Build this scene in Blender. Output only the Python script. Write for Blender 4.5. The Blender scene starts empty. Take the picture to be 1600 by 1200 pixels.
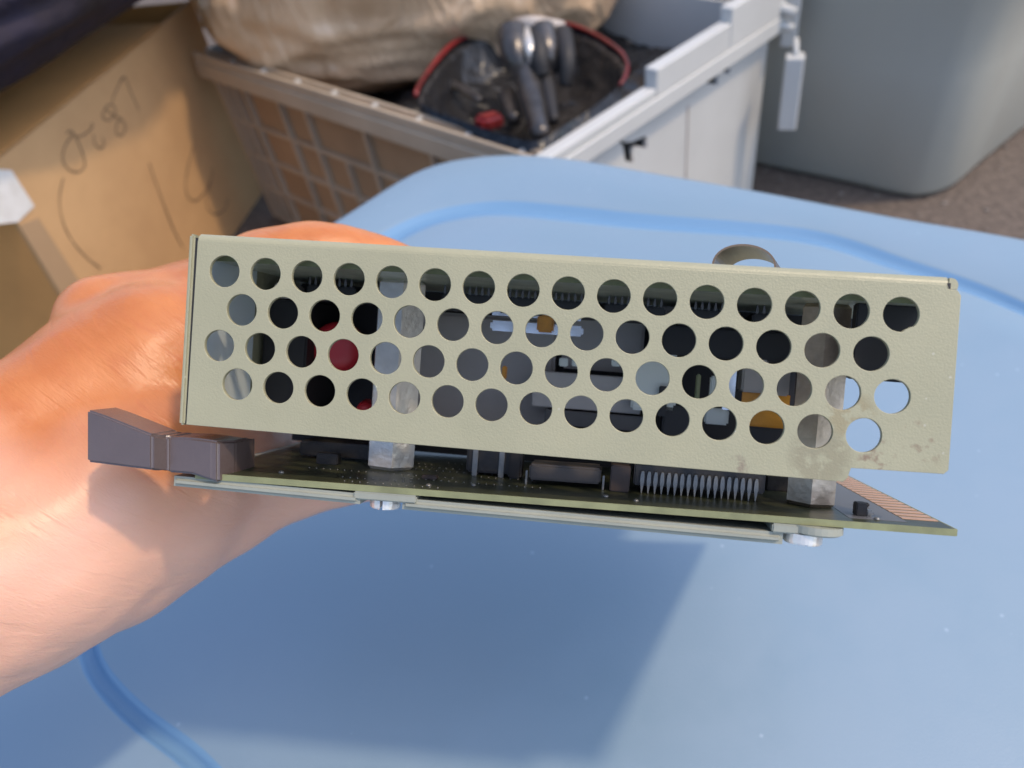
import bpy, bmesh, math, random
from mathutils import Vector, Matrix, noise
random.seed(4)
sc = bpy.context.scene
C = sc.collection
R = math.radians

# ---------------------------------------------------------------- camera, sky, sun, exposure
F = 1250.0                       # focal length in pixels of the 1600 px wide photograph
EYE = Vector((0, 0, .30))        # 30 cm above the tote lid (lid = height 0, ground = -0.4)
_p, _r = R(42), R(9)
_up = Vector((-math.cos(_p)*math.sin(_r), math.cos(_p)*math.cos(_r), math.sin(_p)))
_fw = Vector((0, 0, -1)); _Y = (_fw - _up*_fw.dot(_up)).normalized(); _X = _Y.cross(_up)
W = Matrix((_X, _Y, _up))        # camera axes -> world axes
cam = bpy.data.cameras.new('camera'); cam.sensor_width = 36; cam.lens = 36*F/1600
cam.clip_start = .01; cam.clip_end = 200
cam.dof.use_dof = True; cam.dof.focus_distance = .193; cam.dof.aperture_fstop = 15
co = bpy.data.objects.new('camera', cam); C.objects.link(co)
co.matrix_world = Matrix.Translation(EYE) @ W.to_4x4(); sc.camera = co

SUN_EL, SUN_AZ = R(61), R(108)   # azimuth measured from +Y towards +X
w = bpy.data.worlds.new('World'); sc.world = w; w.use_nodes = True
nt = w.node_tree; bg = nt.nodes['Background']
sky = nt.nodes.new('ShaderNodeTexSky'); sky.sky_type = 'NISHITA'; sky.sun_disc = False
sky.sun_elevation = SUN_EL; sky.sun_rotation = SUN_AZ; sky.dust_density = 2; sky.air_density = 1.0; sky.ozone_density = 1.1
nt.links.new(sky.outputs[0], bg.inputs[0]); bg.inputs[1].default_value = .15
sl = bpy.data.lights.new('sun', 'SUN'); sl.energy = .95; sl.angle = R(3); sl.color = (1, .78, .52)
so = bpy.data.objects.new('sun', sl); C.objects.link(so)
sd = Vector((math.sin(SUN_AZ)*math.cos(SUN_EL), math.cos(SUN_AZ)*math.cos(SUN_EL), math.sin(SUN_EL)))
so.rotation_euler = sd.to_track_quat('Z', 'Y').to_euler()
sc.view_settings.view_transform = 'Standard'; sc.view_settings.look = 'None'
sc.view_settings.exposure = .92; sc.view_settings.gamma = 1

# ---------------------------------------------------------------- measuring helpers
def ray(u, v): return W @ Vector(((u-800)/F, -(v-600)/F, -1))
def onz(u, v, z):                # point of the horizontal plane z that the photograph shows at (u, v)
    r = ray(u, v); return EYE + r*((z-EYE.z)/r.z)
def onplane(u, v, p, n):
    r = ray(u, v); return EYE + r*((p-EYE).dot(n)/r.dot(n))
def at(u, v, d): return EYE + ray(u, v)*d
MR = Matrix(((0.989706, 0.072728, -0.123258), (-0.077193, 0.996508, -0.031837), (0.120512, 0.041024, 0.991864)))
MT = Vector((-67.065662, 26.197693, -185.973175))
MM = Matrix.Translation(EYE + (W @ MT)*.001) @ (W @ MR).to_4x4()     # module frame: x right, y up, z towards viewer
def loc(u, v, z):                # module-frame mm at depth z
    d = MR.transposed() @ Vector(((u-800)/F, -(v-600)/F, -1)); o = -(MR.transposed() @ MT)
    s = (z-o.z)/d.z; return o + d*s

# ---------------------------------------------------------------- materials
def mat(name, col, rough=.5, metal=0, spec=.5, bump=0, bscale=200, var=0, vscale=5, col2=None, coat=0, sss=0, trans=0, bdist=.0005, coord='Object', alpha=None):
    m = bpy.data.materials.new(name); m.use_nodes = True; n = m.node_tree.nodes; L = m.node_tree.links
    b = n['Principled BSDF']
    b.inputs['Base Color'].default_value = (*col, 1); b.inputs['Roughness'].default_value = rough
    b.inputs['Metallic'].default_value = metal; b.inputs['Specular IOR Level'].default_value = spec
    b.inputs['Coat Weight'].default_value = coat; b.inputs['Transmission Weight'].default_value = trans
    if sss:
        b.inputs['Subsurface Weight'].default_value = sss; b.inputs['Subsurface Radius'].default_value = (1, .35, .15); b.inputs['Subsurface Scale'].default_value = .004
    tc = n.new('ShaderNodeTexCoord')
    if var or col2:
        t = n.new('ShaderNodeTexNoise'); t.inputs['Scale'].default_value = vscale; t.inputs['Detail'].default_value = 6; t.inputs['Roughness'].default_value = .6
        L.new(tc.outputs[coord], t.inputs['Vector'])
        mr = n.new('ShaderNodeMapRange'); mr.inputs[1].default_value = .35; mr.inputs[2].default_value = .65
        L.new(t.outputs[0], mr.inputs[0])
        mx = n.new('ShaderNodeMix'); mx.data_type = 'RGBA'
        c2 = col2 or tuple(c*(1-var) for c in col)
        mx.inputs[6].default_value = (*col, 1); mx.inputs[7].default_value = (*c2, 1)
        L.new(mr.outputs[0], mx.inputs[0]); L.new(mx.outputs[2], b.inputs['Base Color']); m['mix'] = mx.name
    if bump:
        t = n.new('ShaderNodeTexNoise'); t.inputs['Scale'].default_value = bscale; t.inputs['Detail'].default_value = 3
        L.new(tc.outputs[coord], t.inputs['Vector'])
        bp = n.new('ShaderNodeBump'); bp.inputs['Strength'].default_value = bump; bp.inputs['Distance'].default_value = bdist
        L.new(t.outputs[0], bp.inputs['Height']); L.new(bp.outputs[0], b.inputs['Normal']); m['bump'] = bp.name
    return m

def wear(m, rs, r0, r1, specks=0, speck_col=(.6, .6, .6), streak=(1, 1, 1), dark=None):
    """uneven gloss, plus small specks of dust or chipped paint"""
    n = m.node_tree.nodes; L = m.node_tree.links; b = n['Principled BSDF']; tc = n.new('ShaderNodeTexCoord')
    mp = n.new('ShaderNodeMapping'); mp.inputs['Scale'].default_value = streak; L.new(tc.outputs['Object'], mp.inputs[0])
    t = n.new('ShaderNodeTexNoise'); t.inputs['Scale'].default_value = rs; t.inputs['Detail'].default_value = 8; t.inputs['Roughness'].default_value = .7; L.new(mp.outputs[0], t.inputs['Vector'])
    mr = n.new('ShaderNodeMapRange'); mr.inputs[1].default_value = .35; mr.inputs[2].default_value = .65; mr.inputs[3].default_value = r0; mr.inputs[4].default_value = r1
    L.new(t.outputs[0], mr.inputs[0]); L.new(mr.outputs[0], b.inputs['Roughness'])
    if specks:
        v = n.new('ShaderNodeTexVoronoi'); v.inputs['Scale'].default_value = specks; L.new(tc.outputs['Object'], v.inputs['Vector'])
        c = n.new('ShaderNodeMapRange'); c.inputs[1].default_value = .09; c.inputs[2].default_value = .05; L.new(v.outputs['Distance'], c.inputs[0])
        sp = n.new('ShaderNodeSeparateColor'); L.new(v.outputs['Color'], sp.inputs[0])
        k = n.new('ShaderNodeMath'); k.operation = 'GREATER_THAN'; k.inputs[1].default_value = .72; L.new(sp.outputs[0], k.inputs[0])
        q = n.new('ShaderNodeMath'); q.operation = 'MULTIPLY'; L.new(c.outputs[0], q.inputs[0]); L.new(k.outputs[0], q.inputs[1])
        q2 = n.new('ShaderNodeMath'); q2.operation = 'MULTIPLY'; L.new(q.outputs[0], q2.inputs[0]); q2.inputs[1].default_value = .38
        mx = n.new('ShaderNodeMix'); mx.data_type = 'RGBA'; L.new(q2.outputs[0], mx.inputs[0]); mx.inputs[6].default_value = b.inputs['Base Color'].default_value
        if b.inputs['Base Color'].links: L.new(b.inputs['Base Color'].links[0].from_socket, mx.inputs[6])
        mx.inputs[7].default_value = (*speck_col, 1)
        L.new(mx.outputs[2], b.inputs['Base Color'])

def stain(m, spots):
    """brown grease and rust marks of their own shape, in object coordinates (metres)"""
    n = m.node_tree.nodes; L = m.node_tree.links; b = n['Principled BSDF']
    tc = n.new('ShaderNodeTexCoord'); prev = b.inputs['Base Color'].links[0].from_socket
    nz = n.new('ShaderNodeTexNoise'); nz.inputs['Scale'].default_value = 420; nz.inputs['Detail'].default_value = 5; L.new(tc.outputs['Object'], nz.inputs['Vector'])
    for (x, y, r, col, amt, thr) in spots:
        d = n.new('ShaderNodeVectorMath'); d.operation = 'DISTANCE'; L.new(tc.outputs['Object'], d.inputs[0]); d.inputs[1].default_value = (x*.001, y*.001, 0)
        mr = n.new('ShaderNodeMapRange'); mr.inputs[1].default_value = r*.001; mr.inputs[2].default_value = r*.00062; L.new(d.outputs['Value'], mr.inputs[0])
        th = n.new('ShaderNodeMapRange'); th.inputs[1].default_value = thr; th.inputs[2].default_value = thr+.12; L.new(nz.outputs[0], th.inputs[0])
        mu = n.new('ShaderNodeMath'); mu.operation = 'MULTIPLY'; L.new(mr.outputs[0], mu.inputs[0]); L.new(th.outputs[0], mu.inputs[1])
        m2 = n.new('ShaderNodeMath'); m2.operation = 'MULTIPLY'; L.new(mu.outputs[0], m2.inputs[0]); m2.inputs[1].default_value = amt
        mx = n.new('ShaderNodeMix'); mx.data_type = 'RGBA'; L.new(m2.outputs[0], mx.inputs[0]); L.new(prev, mx.inputs[6]); mx.inputs[7].default_value = (*col, 1)
        prev = mx.outputs[2]
    L.new(prev, b.inputs['Base Color'])

M = {}
M['cover'] = mat('cover_paint', (.385, .362, .232), .42, spec=.6, bump=.26, bscale=2100, col2=(.35, .332, .212), vscale=40, bdist=.0004)
stain(M['cover'], [(136.5, -31.5, 7.5, (.23, .20, .12), .55, .34), (148, -30.5, 4.5, (.18, .09, .055), .7, .53), (156.5, -27, 6, (.22, .15, .09), .6, .58),
                   (142, -22, 6, (.27, .21, .10), .55, .42), (120, -35, 3, (.2, .14, .1), .6, .5)])
wear(M['cover'], 90, .32, .52, 260, (.62, .60, .50))
M['wall_in'] = mat('inner_wall_paint', (.72, .80, .82), .5)
M['bar'] = mat('stiffener_paint', (.33, .34, .28), .45, bump=.2, bscale=700, var=.12, vscale=60)
M['pcb'] = mat('circuit_board', (.055, .06, .032), .35, col2=(.032, .036, .02), vscale=150, bump=.15, bscale=500)
M['pcb_edge'] = mat('board_edge', (.27, .28, .14), .6, var=.3, vscale=120)
M['pcb_up'] = mat('upper_circuit_board', (.72, .76, .60), .3, col2=(.5, .54, .42), vscale=150)
M['copper'] = mat('edge_contact', (.78, .46, .28), .35, metal=.3, var=.2, vscale=80)
M['resist'] = mat('solder_resist', (.14, .14, .15), .4)
M['chip'] = mat('chip_body', (.028, .026, .025), .45, bump=.2, bscale=900)
M['grey_chip'] = mat('ceramic_body', (.10, .088, .08), .5, var=.2, vscale=90)
M['lead'] = mat('tin_lead', (.30, .30, .285), .35, metal=.6, var=.3, vscale=300)
M['dark_lead'] = mat('shaded_lead', (.16, .155, .15), .4, metal=.6)  # darker copy of the tin, shade inside the cover put into the colour
M['steel'] = mat('plated_steel', (.80, .76, .70), .3, metal=.5, bump=.4, bscale=500, var=.2, vscale=120)
M['brass'] = mat('dulled_steel', (.62, .50, .38), .38, metal=.9, bump=.3, bscale=500, var=.35, vscale=150)
M['lever'] = mat('lever_plastic', (.115, .083, .076), .25, spec=.9, bump=.15, bscale=900, var=.1, vscale=100)
M['red'] = mat('red_capacitor', (.62, .03, .04), .35)
M['amber'] = mat('amber_film', (.72, .30, .03), .35, var=.25, vscale=200)
M['grey_can'] = mat('grey_can', (.50, .44, .39), .55, var=.12, vscale=60)
M['white_part'] = mat('white_plastic', (.7, .7, .62), .4)
M['bright'] = mat('bright_metal', (.85, .85, .84), .2, metal=.8)
M['dark'] = mat('dark_block', (.022, .02, .02), .6)
M['brown'] = mat('brown_body', (.06, .042, .034), .5)
M['spring'] = mat('spring_steel', (.22, .155, .10), .28, metal=.7)

# lid: faintly grained satin plastic, sky glare put into its paler colour
M['lid'] = mat('blue_lid_plastic', (.205, .30, .385), .45, spec=.8, bump=.3, bscale=1400, bdist=.0003, col2=(.215, .308, .405), vscale=7)
M['groove'] = mat('smooth_glareless_blue', (.16, .30, .47), .35, spec=.5)  # same plastic as the lid, deeper blue without the painted glare
wear(M['lid'], 28, .34, .56, 85, (.45, .55, .68))
M['tote'] = mat('blue_tote_plastic', (.16, .33, .65), .5)
M['grey_tote'] = mat('grey_tote_plastic', (.42, .42, .37), .36, spec=.6, bump=.1, bscale=60, bdist=.002)
wear(M['grey_tote'], 12, .30, .5, 60, (.6, .6, .55), (1, 1, .3))
M['crate_w'] = mat('crate_plastic', (.60, .60, .575), .5, bump=.1, bscale=300, var=.06, vscale=8)
wear(M['crate_w'], 20, .35, .6, 70, (.35, .33, .30))
M['crate_b'] = mat('crate_beige', (.54, .43, .31), .5, bump=.1, bscale=300, var=.15, vscale=12)
M['board_in'] = mat('crate_cardboard', (.40, .26, .15), .8, var=.15, vscale=12)
M['card'] = mat('cardboard', (.66, .40, .19), .85, bump=.3, bscale=30, bdist=.004, col2=(.56, .33, .155), vscale=6)
M['card_in'] = mat('cardboard_inside', (.72, .36, .12), .85, var=.15, vscale=6)
M['ink'] = mat('marker_ink', (.12, .08, .05), .6)
M['tape'] = mat('clear_tape', (.50, .33, .19), .3, var=.1)
M['label'] = mat('white_paper', (.88, .86, .82), .6, col2=(.78, .75, .7), vscale=50)
M['navy'] = mat('navy_cloth', (.022, .018, .045), .85, col2=(.03, .02, .018), vscale=4, bump=.5, bscale=40, bdist=.01)
M['pale'] = mat('pale_cloth', (.62, .66, .45), .8)
M['black_tray'] = mat('black_plastic', (.018, .018, .02), .25, bump=.8, bscale=18, bdist=.015)
M['dull'] = mat('dull_metal', (.13, .12, .115), .3, metal=.6, var=.5, vscale=40, bump=.5, bscale=60, bdist=.003)
M['red_rim'] = mat('red_rim_plastic', (.26, .02, .02), .3, var=.6, vscale=20)

# crinkled see-through wrap over brown paper
m = mat('wrap_film', (.80, .56, .35), .45, spec=.6, coat=1, col2=(.55, .36, .21), vscale=9)
n = m.node_tree.nodes; L = m.node_tree.links; b = n['Principled BSDF']; b.inputs['Coat Roughness'].default_value = .12; tc = n.new('ShaderNodeTexCoord')
v1 = n.new('ShaderNodeTexNoise'); v1.inputs['Scale'].default_value = 7; v1.inputs['Detail'].default_value = 3; v1.inputs['Distortion'].default_value = 2.0
mp = n.new('ShaderNodeMapping'); mp.inputs['Scale'].default_value = (1, 2.4, 1); mp.inputs['Rotation'].default_value = (0, 0, .9)
L.new(tc.outputs['Object'], mp.inputs[0]); L.new(mp.outputs[0], v1.inputs['Vector'])
bp = n.new('ShaderNodeBump'); bp.inputs['Strength'].default_value = .9; bp.inputs['Distance'].default_value = .012
L.new(v1.outputs[0], bp.inputs['Height']); L.new(bp.outputs[0], b.inputs['Normal']); L.new(bp.outputs[0], b.inputs['Coat Normal'])
M['wrap'] = m

# ground: dusty brown-grey grit
m = mat('grit_ground', (.17, .135, .11), .9, col2=(.09, .07, .058), vscale=90, bump=.8, bscale=140, bdist=.004); M['ground'] = m

# skin
m = mat('skin', (.62, .225, .07), .36, spec=.5, sss=.18, col2=(.52, .165, .045), vscale=38)
n = m.node_tree.nodes; L = m.node_tree.links; b = n['Principled BSDF']; tc = n.new('ShaderNodeTexCoord')
n1 = n.new('ShaderNodeTexNoise'); n1.inputs['Scale'].default_value = 300; n1.inputs['Detail'].default_value = 8; n1.inputs['Roughness'].default_value = .65
mp = n.new('ShaderNodeMapping'); mp.inputs['Rotation'].default_value = (0, 0, 0); mp.inputs['Scale'].default_value = (.35, 1.5, .8)
sk = n.new('ShaderNodeAttribute'); sk.attribute_name = 'skinmap'
L.new(sk.outputs['Vector'], mp.inputs[0]); L.new(mp.outputs[0], n1.inputs['Vector'])
n2 = n.new('ShaderNodeTexVoronoi'); n2.inputs['Scale'].default_value = 900; n2.feature = 'DISTANCE_TO_EDGE'
L.new(mp.outputs[0], n2.inputs['Vector'])
ad = n.new('ShaderNodeMath'); ad.operation = 'MULTIPLY_ADD'; L.new(n2.outputs['Distance'], ad.inputs[0]); ad.inputs[1].default_value = .35; L.new(n1.outputs[0], ad.inputs[2])
wv = n.new('ShaderNodeTexNoise'); wv.inputs['Scale'].default_value = 70; wv.inputs['Detail'].default_value = 3; wv.inputs['Distortion'].default_value = .4
m3 = n.new('ShaderNodeMapping'); m3.inputs['Scale'].default_value = (.25, 2.6, .6); L.new(sk.outputs['Vector'], m3.inputs[0]); L.new(m3.outputs[0], wv.inputs['Vector'])
rd = n.new('ShaderNodeMapRange'); rd.inputs[1].default_value = .40; rd.inputs[2].default_value = .48; rd.inputs[3].default_value = -1.0; rd.inputs[4].default_value = 0; L.new(wv.outputs[0], rd.inputs[0])
a2 = n.new('ShaderNodeMath'); a2.operation = 'MULTIPLY_ADD'; a2.inputs[1].default_value = .45; L.new(rd.outputs[0], a2.inputs[0]); L.new(ad.outputs[0], a2.inputs[2])
bp = n.new('ShaderNodeBump'); bp.inputs['Strength'].default_value = .27; bp.inputs['Distance'].default_value = .0010
L.new(a2.outputs[0], bp.inputs['Height']); L.new(bp.outputs[0], b.inputs['Normal'])
n3 = n.new('ShaderNodeTexNoise'); n3.inputs['Scale'].default_value = 230; n3.inputs['Detail'].default_value = 4; L.new(mp.outputs[0], n3.inputs['Vector'])
mr = n.new('ShaderNodeMapRange'); mr.inputs[1].default_value = .55; mr.inputs[2].default_value = .75; mr.inputs[4].default_value = .35; L.new(n3.outputs[0], mr.inputs[0])
mx = n.new('ShaderNodeMix'); mx.data_type = 'RGBA'; L.new(mr.outputs[0], mx.inputs[0]); L.new(n[m['mix']].outputs[2], mx.inputs[6]); mx.inputs[7].default_value = (.50, .13, .045, 1)
pa = n.new('ShaderNodeAttribute'); pa.attribute_name = 'palm_light'; pm = n.new('ShaderNodeMath'); pm.operation = 'MULTIPLY'; pm.inputs[1].default_value = .75
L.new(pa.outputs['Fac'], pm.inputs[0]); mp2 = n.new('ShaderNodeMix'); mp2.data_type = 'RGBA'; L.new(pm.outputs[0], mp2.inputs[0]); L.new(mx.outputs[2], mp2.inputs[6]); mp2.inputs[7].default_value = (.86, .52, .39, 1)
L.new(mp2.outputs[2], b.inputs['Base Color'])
M['skin'] = m
M['nail'] = mat('nail', (.75, .48, .38), .25)

# ---------------------------------------------------------------- object helpers
def link(name, me, m=None, parent=None, smooth=False):
    if m is not None and not me.materials: me.materials.append(m)
    o = bpy.data.objects.new(name, me); C.objects.link(o)
    if parent is not None: o.parent = parent
    if smooth:
        for p in me.polygons: p.use_smooth = True
    return o
def tag(o, label, cat, group=None):
    o['label'] = label; o['category'] = cat
    if group: o['group'] = group
    return o
def empty(name, mw=None):
    o = bpy.data.objects.new(name, None); C.objects.link(o); o.empty_display_size = .02
    if mw is not None: o.matrix_world = mw
    return o
def mesh(name, bm):
    bmesh.ops.recalc_face_normals(bm, faces=bm.faces)
    me = bpy.data.meshes.new(name); bm.to_mesh(me); bm.free(); return me
def box_bm(x0, x1, y0, y1, z0, z1, bev=0, seg=2, bm=None):
    own = bm is None; b2 = bmesh.new()
    v = [b2.verts.new(p) for p in ((x0,y0,z0),(x1,y0,z0),(x1,y1,z0),(x0,y1,z0),(x0,y0,z1),(x1,y0,z1),(x1,y1,z1),(x0,y1,z1))]
    for f in ((0,3,2,1),(4,5,6,7),(0,1,5,4),(1,2,6,5),(2,3,7,6),(3,0,4,7)): b2.faces.new([v[i] for i in f])
    if bev: bmesh.ops.bevel(b2, geom=b2.edges[:], offset=bev, segments=seg, affect='EDGES')
    if own: return b2
    t = bpy.data.meshes.new('t'); b2.to_mesh(t); b2.free(); bm.from_mesh(t); bpy.data.meshes.remove(t); return bm
S = .001
def mbox(name, m, par, x0, x1, y0, y1, z0, z1, bev=0, seg=2):        # box given in module mm
    return link(name, mesh(name, box_bm(x0*S, x1*S, y0*S, y1*S, z0*S, z1*S, bev*S, seg)), m, par)
def prism_bm(pts, ax, h0, h1, bm=None):
    """polygon pts (2D) extruded along axis ax ('x','y','z') from h0 to h1"""
    bm = bm or bmesh.new()
    def V(p, h): return {'x': (h, p[0], p[1]), 'y': (p[0], h, p[1]), 'z': (p[0], p[1], h)}[ax]
    a = [bm.verts.new(V(p, h0)) for p in pts]; b = [bm.verts.new(V(p, h1)) for p in pts]
    bm.faces.new(a); bm.faces.new(b[::-1])
    for i in range(len(pts)): j = (i+1) % len(pts); bm.faces.new((a[i], a[j], b[j], b[i]))
    return bm
def lathe_bm(prof, n=24, bm=None, M4=None):
    bm = bm or bmesh.new(); rings = []
    for r, h in prof:
        rings.append([bm.verts.new(((M4 or Matrix()) @ Vector((r*math.cos(2*math.pi*k/n), r*math.sin(2*math.pi*k/n), h)))) for k in range(n)])
    for a, b in zip(rings, rings[1:]):
        for k in range(n): bm.faces.new((a[k], a[(k+1) % n], b[(k+1) % n], b[k]))
    bm.faces.new(rings[0][::-1]); bm.faces.new(rings[-1]); return bm
def tube_bm(pts, r, n=8, closed=False, bm=None):
    bm = bm or bmesh.new(); rings = []; N = len(pts); up = Vector((.13, .21, .97))
    for i, p in enumerate(pts):
        a = pts[(i-1) % N] if closed or i else p; b = pts[(i+1) % N] if closed or i < N-1 else p
        t = (b-a).normalized(); s = t.cross(up).normalized(); u2 = s.cross(t); rr = r[i] if isinstance(r, (list, tuple)) else r
        rings.append([bm.verts.new(p + s*rr*math.cos(2*math.pi*k/n) + u2*rr*math.sin(2*math.pi*k/n)) for k in range(n)])
    for i in range(N if closed else N-1):
        a, b = rings[i], rings[(i+1) % N]
        for k in range(n): bm.faces.new((a[k], a[(k+1) % n], b[(k+1) % n], b[k]))
    if not closed: bm.faces.new(rings[0][::-1]); bm.faces.new(rings[-1])
    return bm
def catmull(P, k=10, closed=True):
    out = []; N = len(P); P = [Vector(p) for p in P]
    for i in range(N if closed else N-1):
        if closed: a, b, c, d = P[i-1], P[i], P[(i+1) % N], P[(i+2) % N]
        else: a, b, c, d = P[max(i-1, 0)], P[i], P[i+1], P[min(i+2, N-1)]
        for j in range(k):
            t = j/k; out.append(.5*((2*b)+(c-a)*t+(2*a-5*b+4*c-d)*t*t+(3*b-a-3*c+d)*t**3))
    if not closed: out.append(P[-1])
    return out

# ---------------------------------------------------------------- ground
g = bmesh.new(); bmesh.ops.create_grid(g, x_segments=2, y_segments=2, size=40)
o = link('ground', mesh('ground', g), M['ground']); o.location = (0, 0, -.40); o['kind'] = 'structure'

bm = bmesh.new(); random.seed(2)
for k in range(700):
    x = random.uniform(.3, 1.6); y = random.uniform(.7, 2.3); q = random.uniform(.0015, .005)
    t = bmesh.ops.create_icosphere(bm, subdivisions=1, radius=q, matrix=Matrix.Translation((x, y, -.4+q*.3)) @ Matrix.Diagonal((1, random.uniform(.6, 1), .6, 1)))
o = link('grit', mesh('grit', bm), mat('grit_stone', (.30, .26, .22), .85, col2=(.12, .10, .085), vscale=30)); o['kind'] = 'stuff'; o['label'] = 'loose grit scattered on the brown ground beside the grey tote'

# ---------------------------------------------------------------- blue tote with grooved lid
tote = empty('blue_tote', Matrix.Translation((0, .25, -.40)))
tag(tote, 'big plastic storage tote with a light blue grooved lid, under the held circuit module', 'storage tote')
T0 = Vector((0, -.25, .40))
outl = catmull([(-.106,.555),(-.076,.586),(-.045,.612),(-.013,.619),(.03,.612),(.078,.586),(.122,.552),(.193,.497),(.266,.437),(.325,.392),(.40,.325),(.46,.24),(.46,.12),(.40,0),(.30,-.13),(.18,-.19),(.06,-.17),(-.08,-.06),(-.2,.05),(-.30,.15),(-.345,.24),(-.325,.335),(-.25,.42),(-.17,.495)], 6)
grv = catmull([(-.056,.524),(-.027,.533),(.011,.531),(.065,.504),(.106,.482),(.184,.445),(.218,.422),(.244,.389),(.269,.36),(.288,.33),(.32,.265),(.345,.17),(.325,.03),(.26,-.06),(.17,-.09),(.06,-.05),(-.06,.06),(-.142,.144),(-.16,.158),(-.176,.171),(-.191,.186),(-.204,.204),(-.222,.28),(-.2,.37),(-.13,.46)], 6)
def resample(P, n):
    P = P+[P[0]]; d = [0]
    for a, b in zip(P, P[1:]): d.append(d[-1]+(b-a).length)
    out = []; j = 0
    for i in range(n):
        t = d[-1]*i/n
        while d[j+1] < t: j += 1
        out.append(P[j].lerp(P[j+1], (t-d[j])/(d[j+1]-d[j])))
    return out
NP = 220
def radial(P):                    # same angular parameter for every ring, so the rings connect cleanly
    c = Vector((.05, .21)); out = []
    for i in range(NP):
        a = 2*math.pi*i/NP; dr = Vector((math.cos(a), math.sin(a))); best = None
        for p, q in zip(P, P[1:]+P[:1]):
            e = q-p; den = dr.x*e.y-dr.y*e.x
            if abs(den) < 1e-12: continue
            t = ((p-c).x*e.y-(p-c).y*e.x)/den; s = ((p-c).x*dr.y-(p-c).y*dr.x)/den
            if t > 0 and -1e-6 <= s <= 1+1e-6: best = max(best or 0, t)
        out.append(c+dr*best)
    return out
def smooth_ring(P, k):
    for _ in range(k): P = [(P[i-1]+P[i]*2+P[(i+1) % len(P)])/4 for i in range(len(P))]
    return P
ro = smooth_ring(radial(outl), 2); rg = smooth_ring(radial(grv), 3); cen = Vector((.05, .21))
def goffs(P, d):
    q = offs(P, d); return [p.lerp(a, min(1, max(.42, (p.y-.12)/.38))) for p, a in zip(P, q)]
def offs(P, d):
    out = []
    for i in range(NP):
        t = (P[(i+1) % NP]-P[i-1]).normalized(); out.append(P[i]+Vector((t.y, -t.x))*d)   # outward for a counter-clockwise ring
    return out
bm = bmesh.new(); rings = []
def ring(P, z): rings.append([bm.verts.new(Vector((p.x, p.y, z))+T0) for p in P])
ring(offs(ro, .004), -.030); ring(offs(ro, .003), -.006); ring(offs(ro, .0005), -.0015); ring(offs(ro, -.004), 0)
ring([p.lerp(q, .5) for p, q in zip(offs(ro, -.004), goffs(rg, .013))], .0)
ring(goffs(rg, .013), 0); ring(goffs(rg, .0095), -.0008)
for dd, zz in ((.006, -.0026), (.0025, -.0040), (-.0025, -.0040), (-.006, -.0026), (-.0095, -.0008), (-.013, 0)): ring(goffs(rg, dd), zz)
for k in (.9, .7, .45, .2): ring([cen+(p-cen)*k for p in goffs(rg, -.013)], .0005)
for a, b in zip(rings, rings[1:]):
    for k in range(NP): bm.faces.new((a[k], a[(k+1) % NP], b[(k+1) % NP], b[k]))
bm.faces.new(rings[-1])
bm.faces.ensure_lookup_table()
for f in bm.faces[NP*6:NP*12]: f.material_index = 1
o = link('lid', mesh('lid', bm), M['lid'], tote, True); o.data.materials.append(M['groove'])
bm = bmesh.new(); rings = []
for d_, z_ in ((-.012, -.012), (-.014, -.05), (-.05, -.395), (-.07, -.398)): ring(offs(ro, d_), z_)
for a, b in zip(rings, rings[1:]):
    for k in range(NP): bm.faces.new((a[k], a[(k+1) % NP], b[(k+1) % NP], b[k]))
bm.faces.new(rings[-1]); link('body', mesh('body', bm), M['tote'], tote, True)

# ---------------------------------------------------------------- circuit module
mod = empty('circuit_module', MM)
tag(mod, 'electronics module with beige perforated metal cover, held over the blue lid', 'circuit module')
# cover: perforated face, bent top, left flange
def plate_with_holes(outline, holes, t, bev):
    cu = bpy.data.curves.new('c', 'CURVE'); cu.dimensions = '2D'; cu.fill_mode = 'BOTH'; cu.extrude = t/2*S; cu.bevel_depth = bev*S; cu.bevel_resolution = 2
    def poly(P):
        s = cu.splines.new('POLY'); s.points.add(len(P)-1); s.use_cyclic_u = True
        for q, p in zip(s.points, P): q.co = (p[0]*S, p[1]*S, 0, 1)
    poly(outline)
    for P in holes: poly(P)
    o = bpy.data.objects.new('c', cu); C.objects.link(o); dg = bpy.context.evaluated_depsgraph_get()
    me = bpy.data.meshes.new_from_object(o.evaluated_get(dg)); bpy.data.objects.remove(o); return me
holes = []
for r in range(4):
    for i in range(16 if r % 2 == 0 else 15):
        cx, cy = i*10+(5 if r % 2 else 0), -r*8.66; rad = 3.78
        if r == 0: cx += .25
        P = []
        for k in range(36):
            a = 2*math.pi*k/36; rr = rad
            if r == 0 and i == 15 and R(285) < a < R(312): rr = rad*.9      # chipped burr in the last hole
            P.append((cx+rr*math.cos(a), cy+rr*math.sin(a)))
        holes.append(P)
outline = [(-6.9, -36.3), (141.6, -36.1), (142.4, -35.2), (142.9, -33.0), (161.6, -32.6), (162.4, -31.8), (161.6, 4.6), (160.9, 5.6), (159.2, 5.7), (158.9, 6.6), (-6.6, 6.6)]
me = plate_with_holes(outline, holes, 1.0, .12)
cover = link('cover', me, M['cover'], mod); cover.location = (0, 0, -.5*S)
DEP = -140
# bent top
bm = bmesh.new(); prof = [(6.5, -.0), (6.5, -1.1)]
out_ = [(6.6, .1)]+[(6.6+1.9*math.sin(a), .1-1.9+1.9*math.cos(a)) for a in [R(x) for x in (15, 30, 45, 60, 75, 90)]]+[(8.5, DEP)]
in_ = [(7.5, DEP), (7.5, -1.8)]+[(6.6+.8*math.sin(a), -1.8+.8*math.cos(a)) for a in [R(x) for x in (75, 50, 25)]]+[(6.6, -1.0)]
prism_bm([(y*S, z*S) for y, z in out_+in_], 'x', -6.6*S, 159*S, bm)
link('top_panel', mesh('top_panel', bm), M['cover'], mod)
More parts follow.
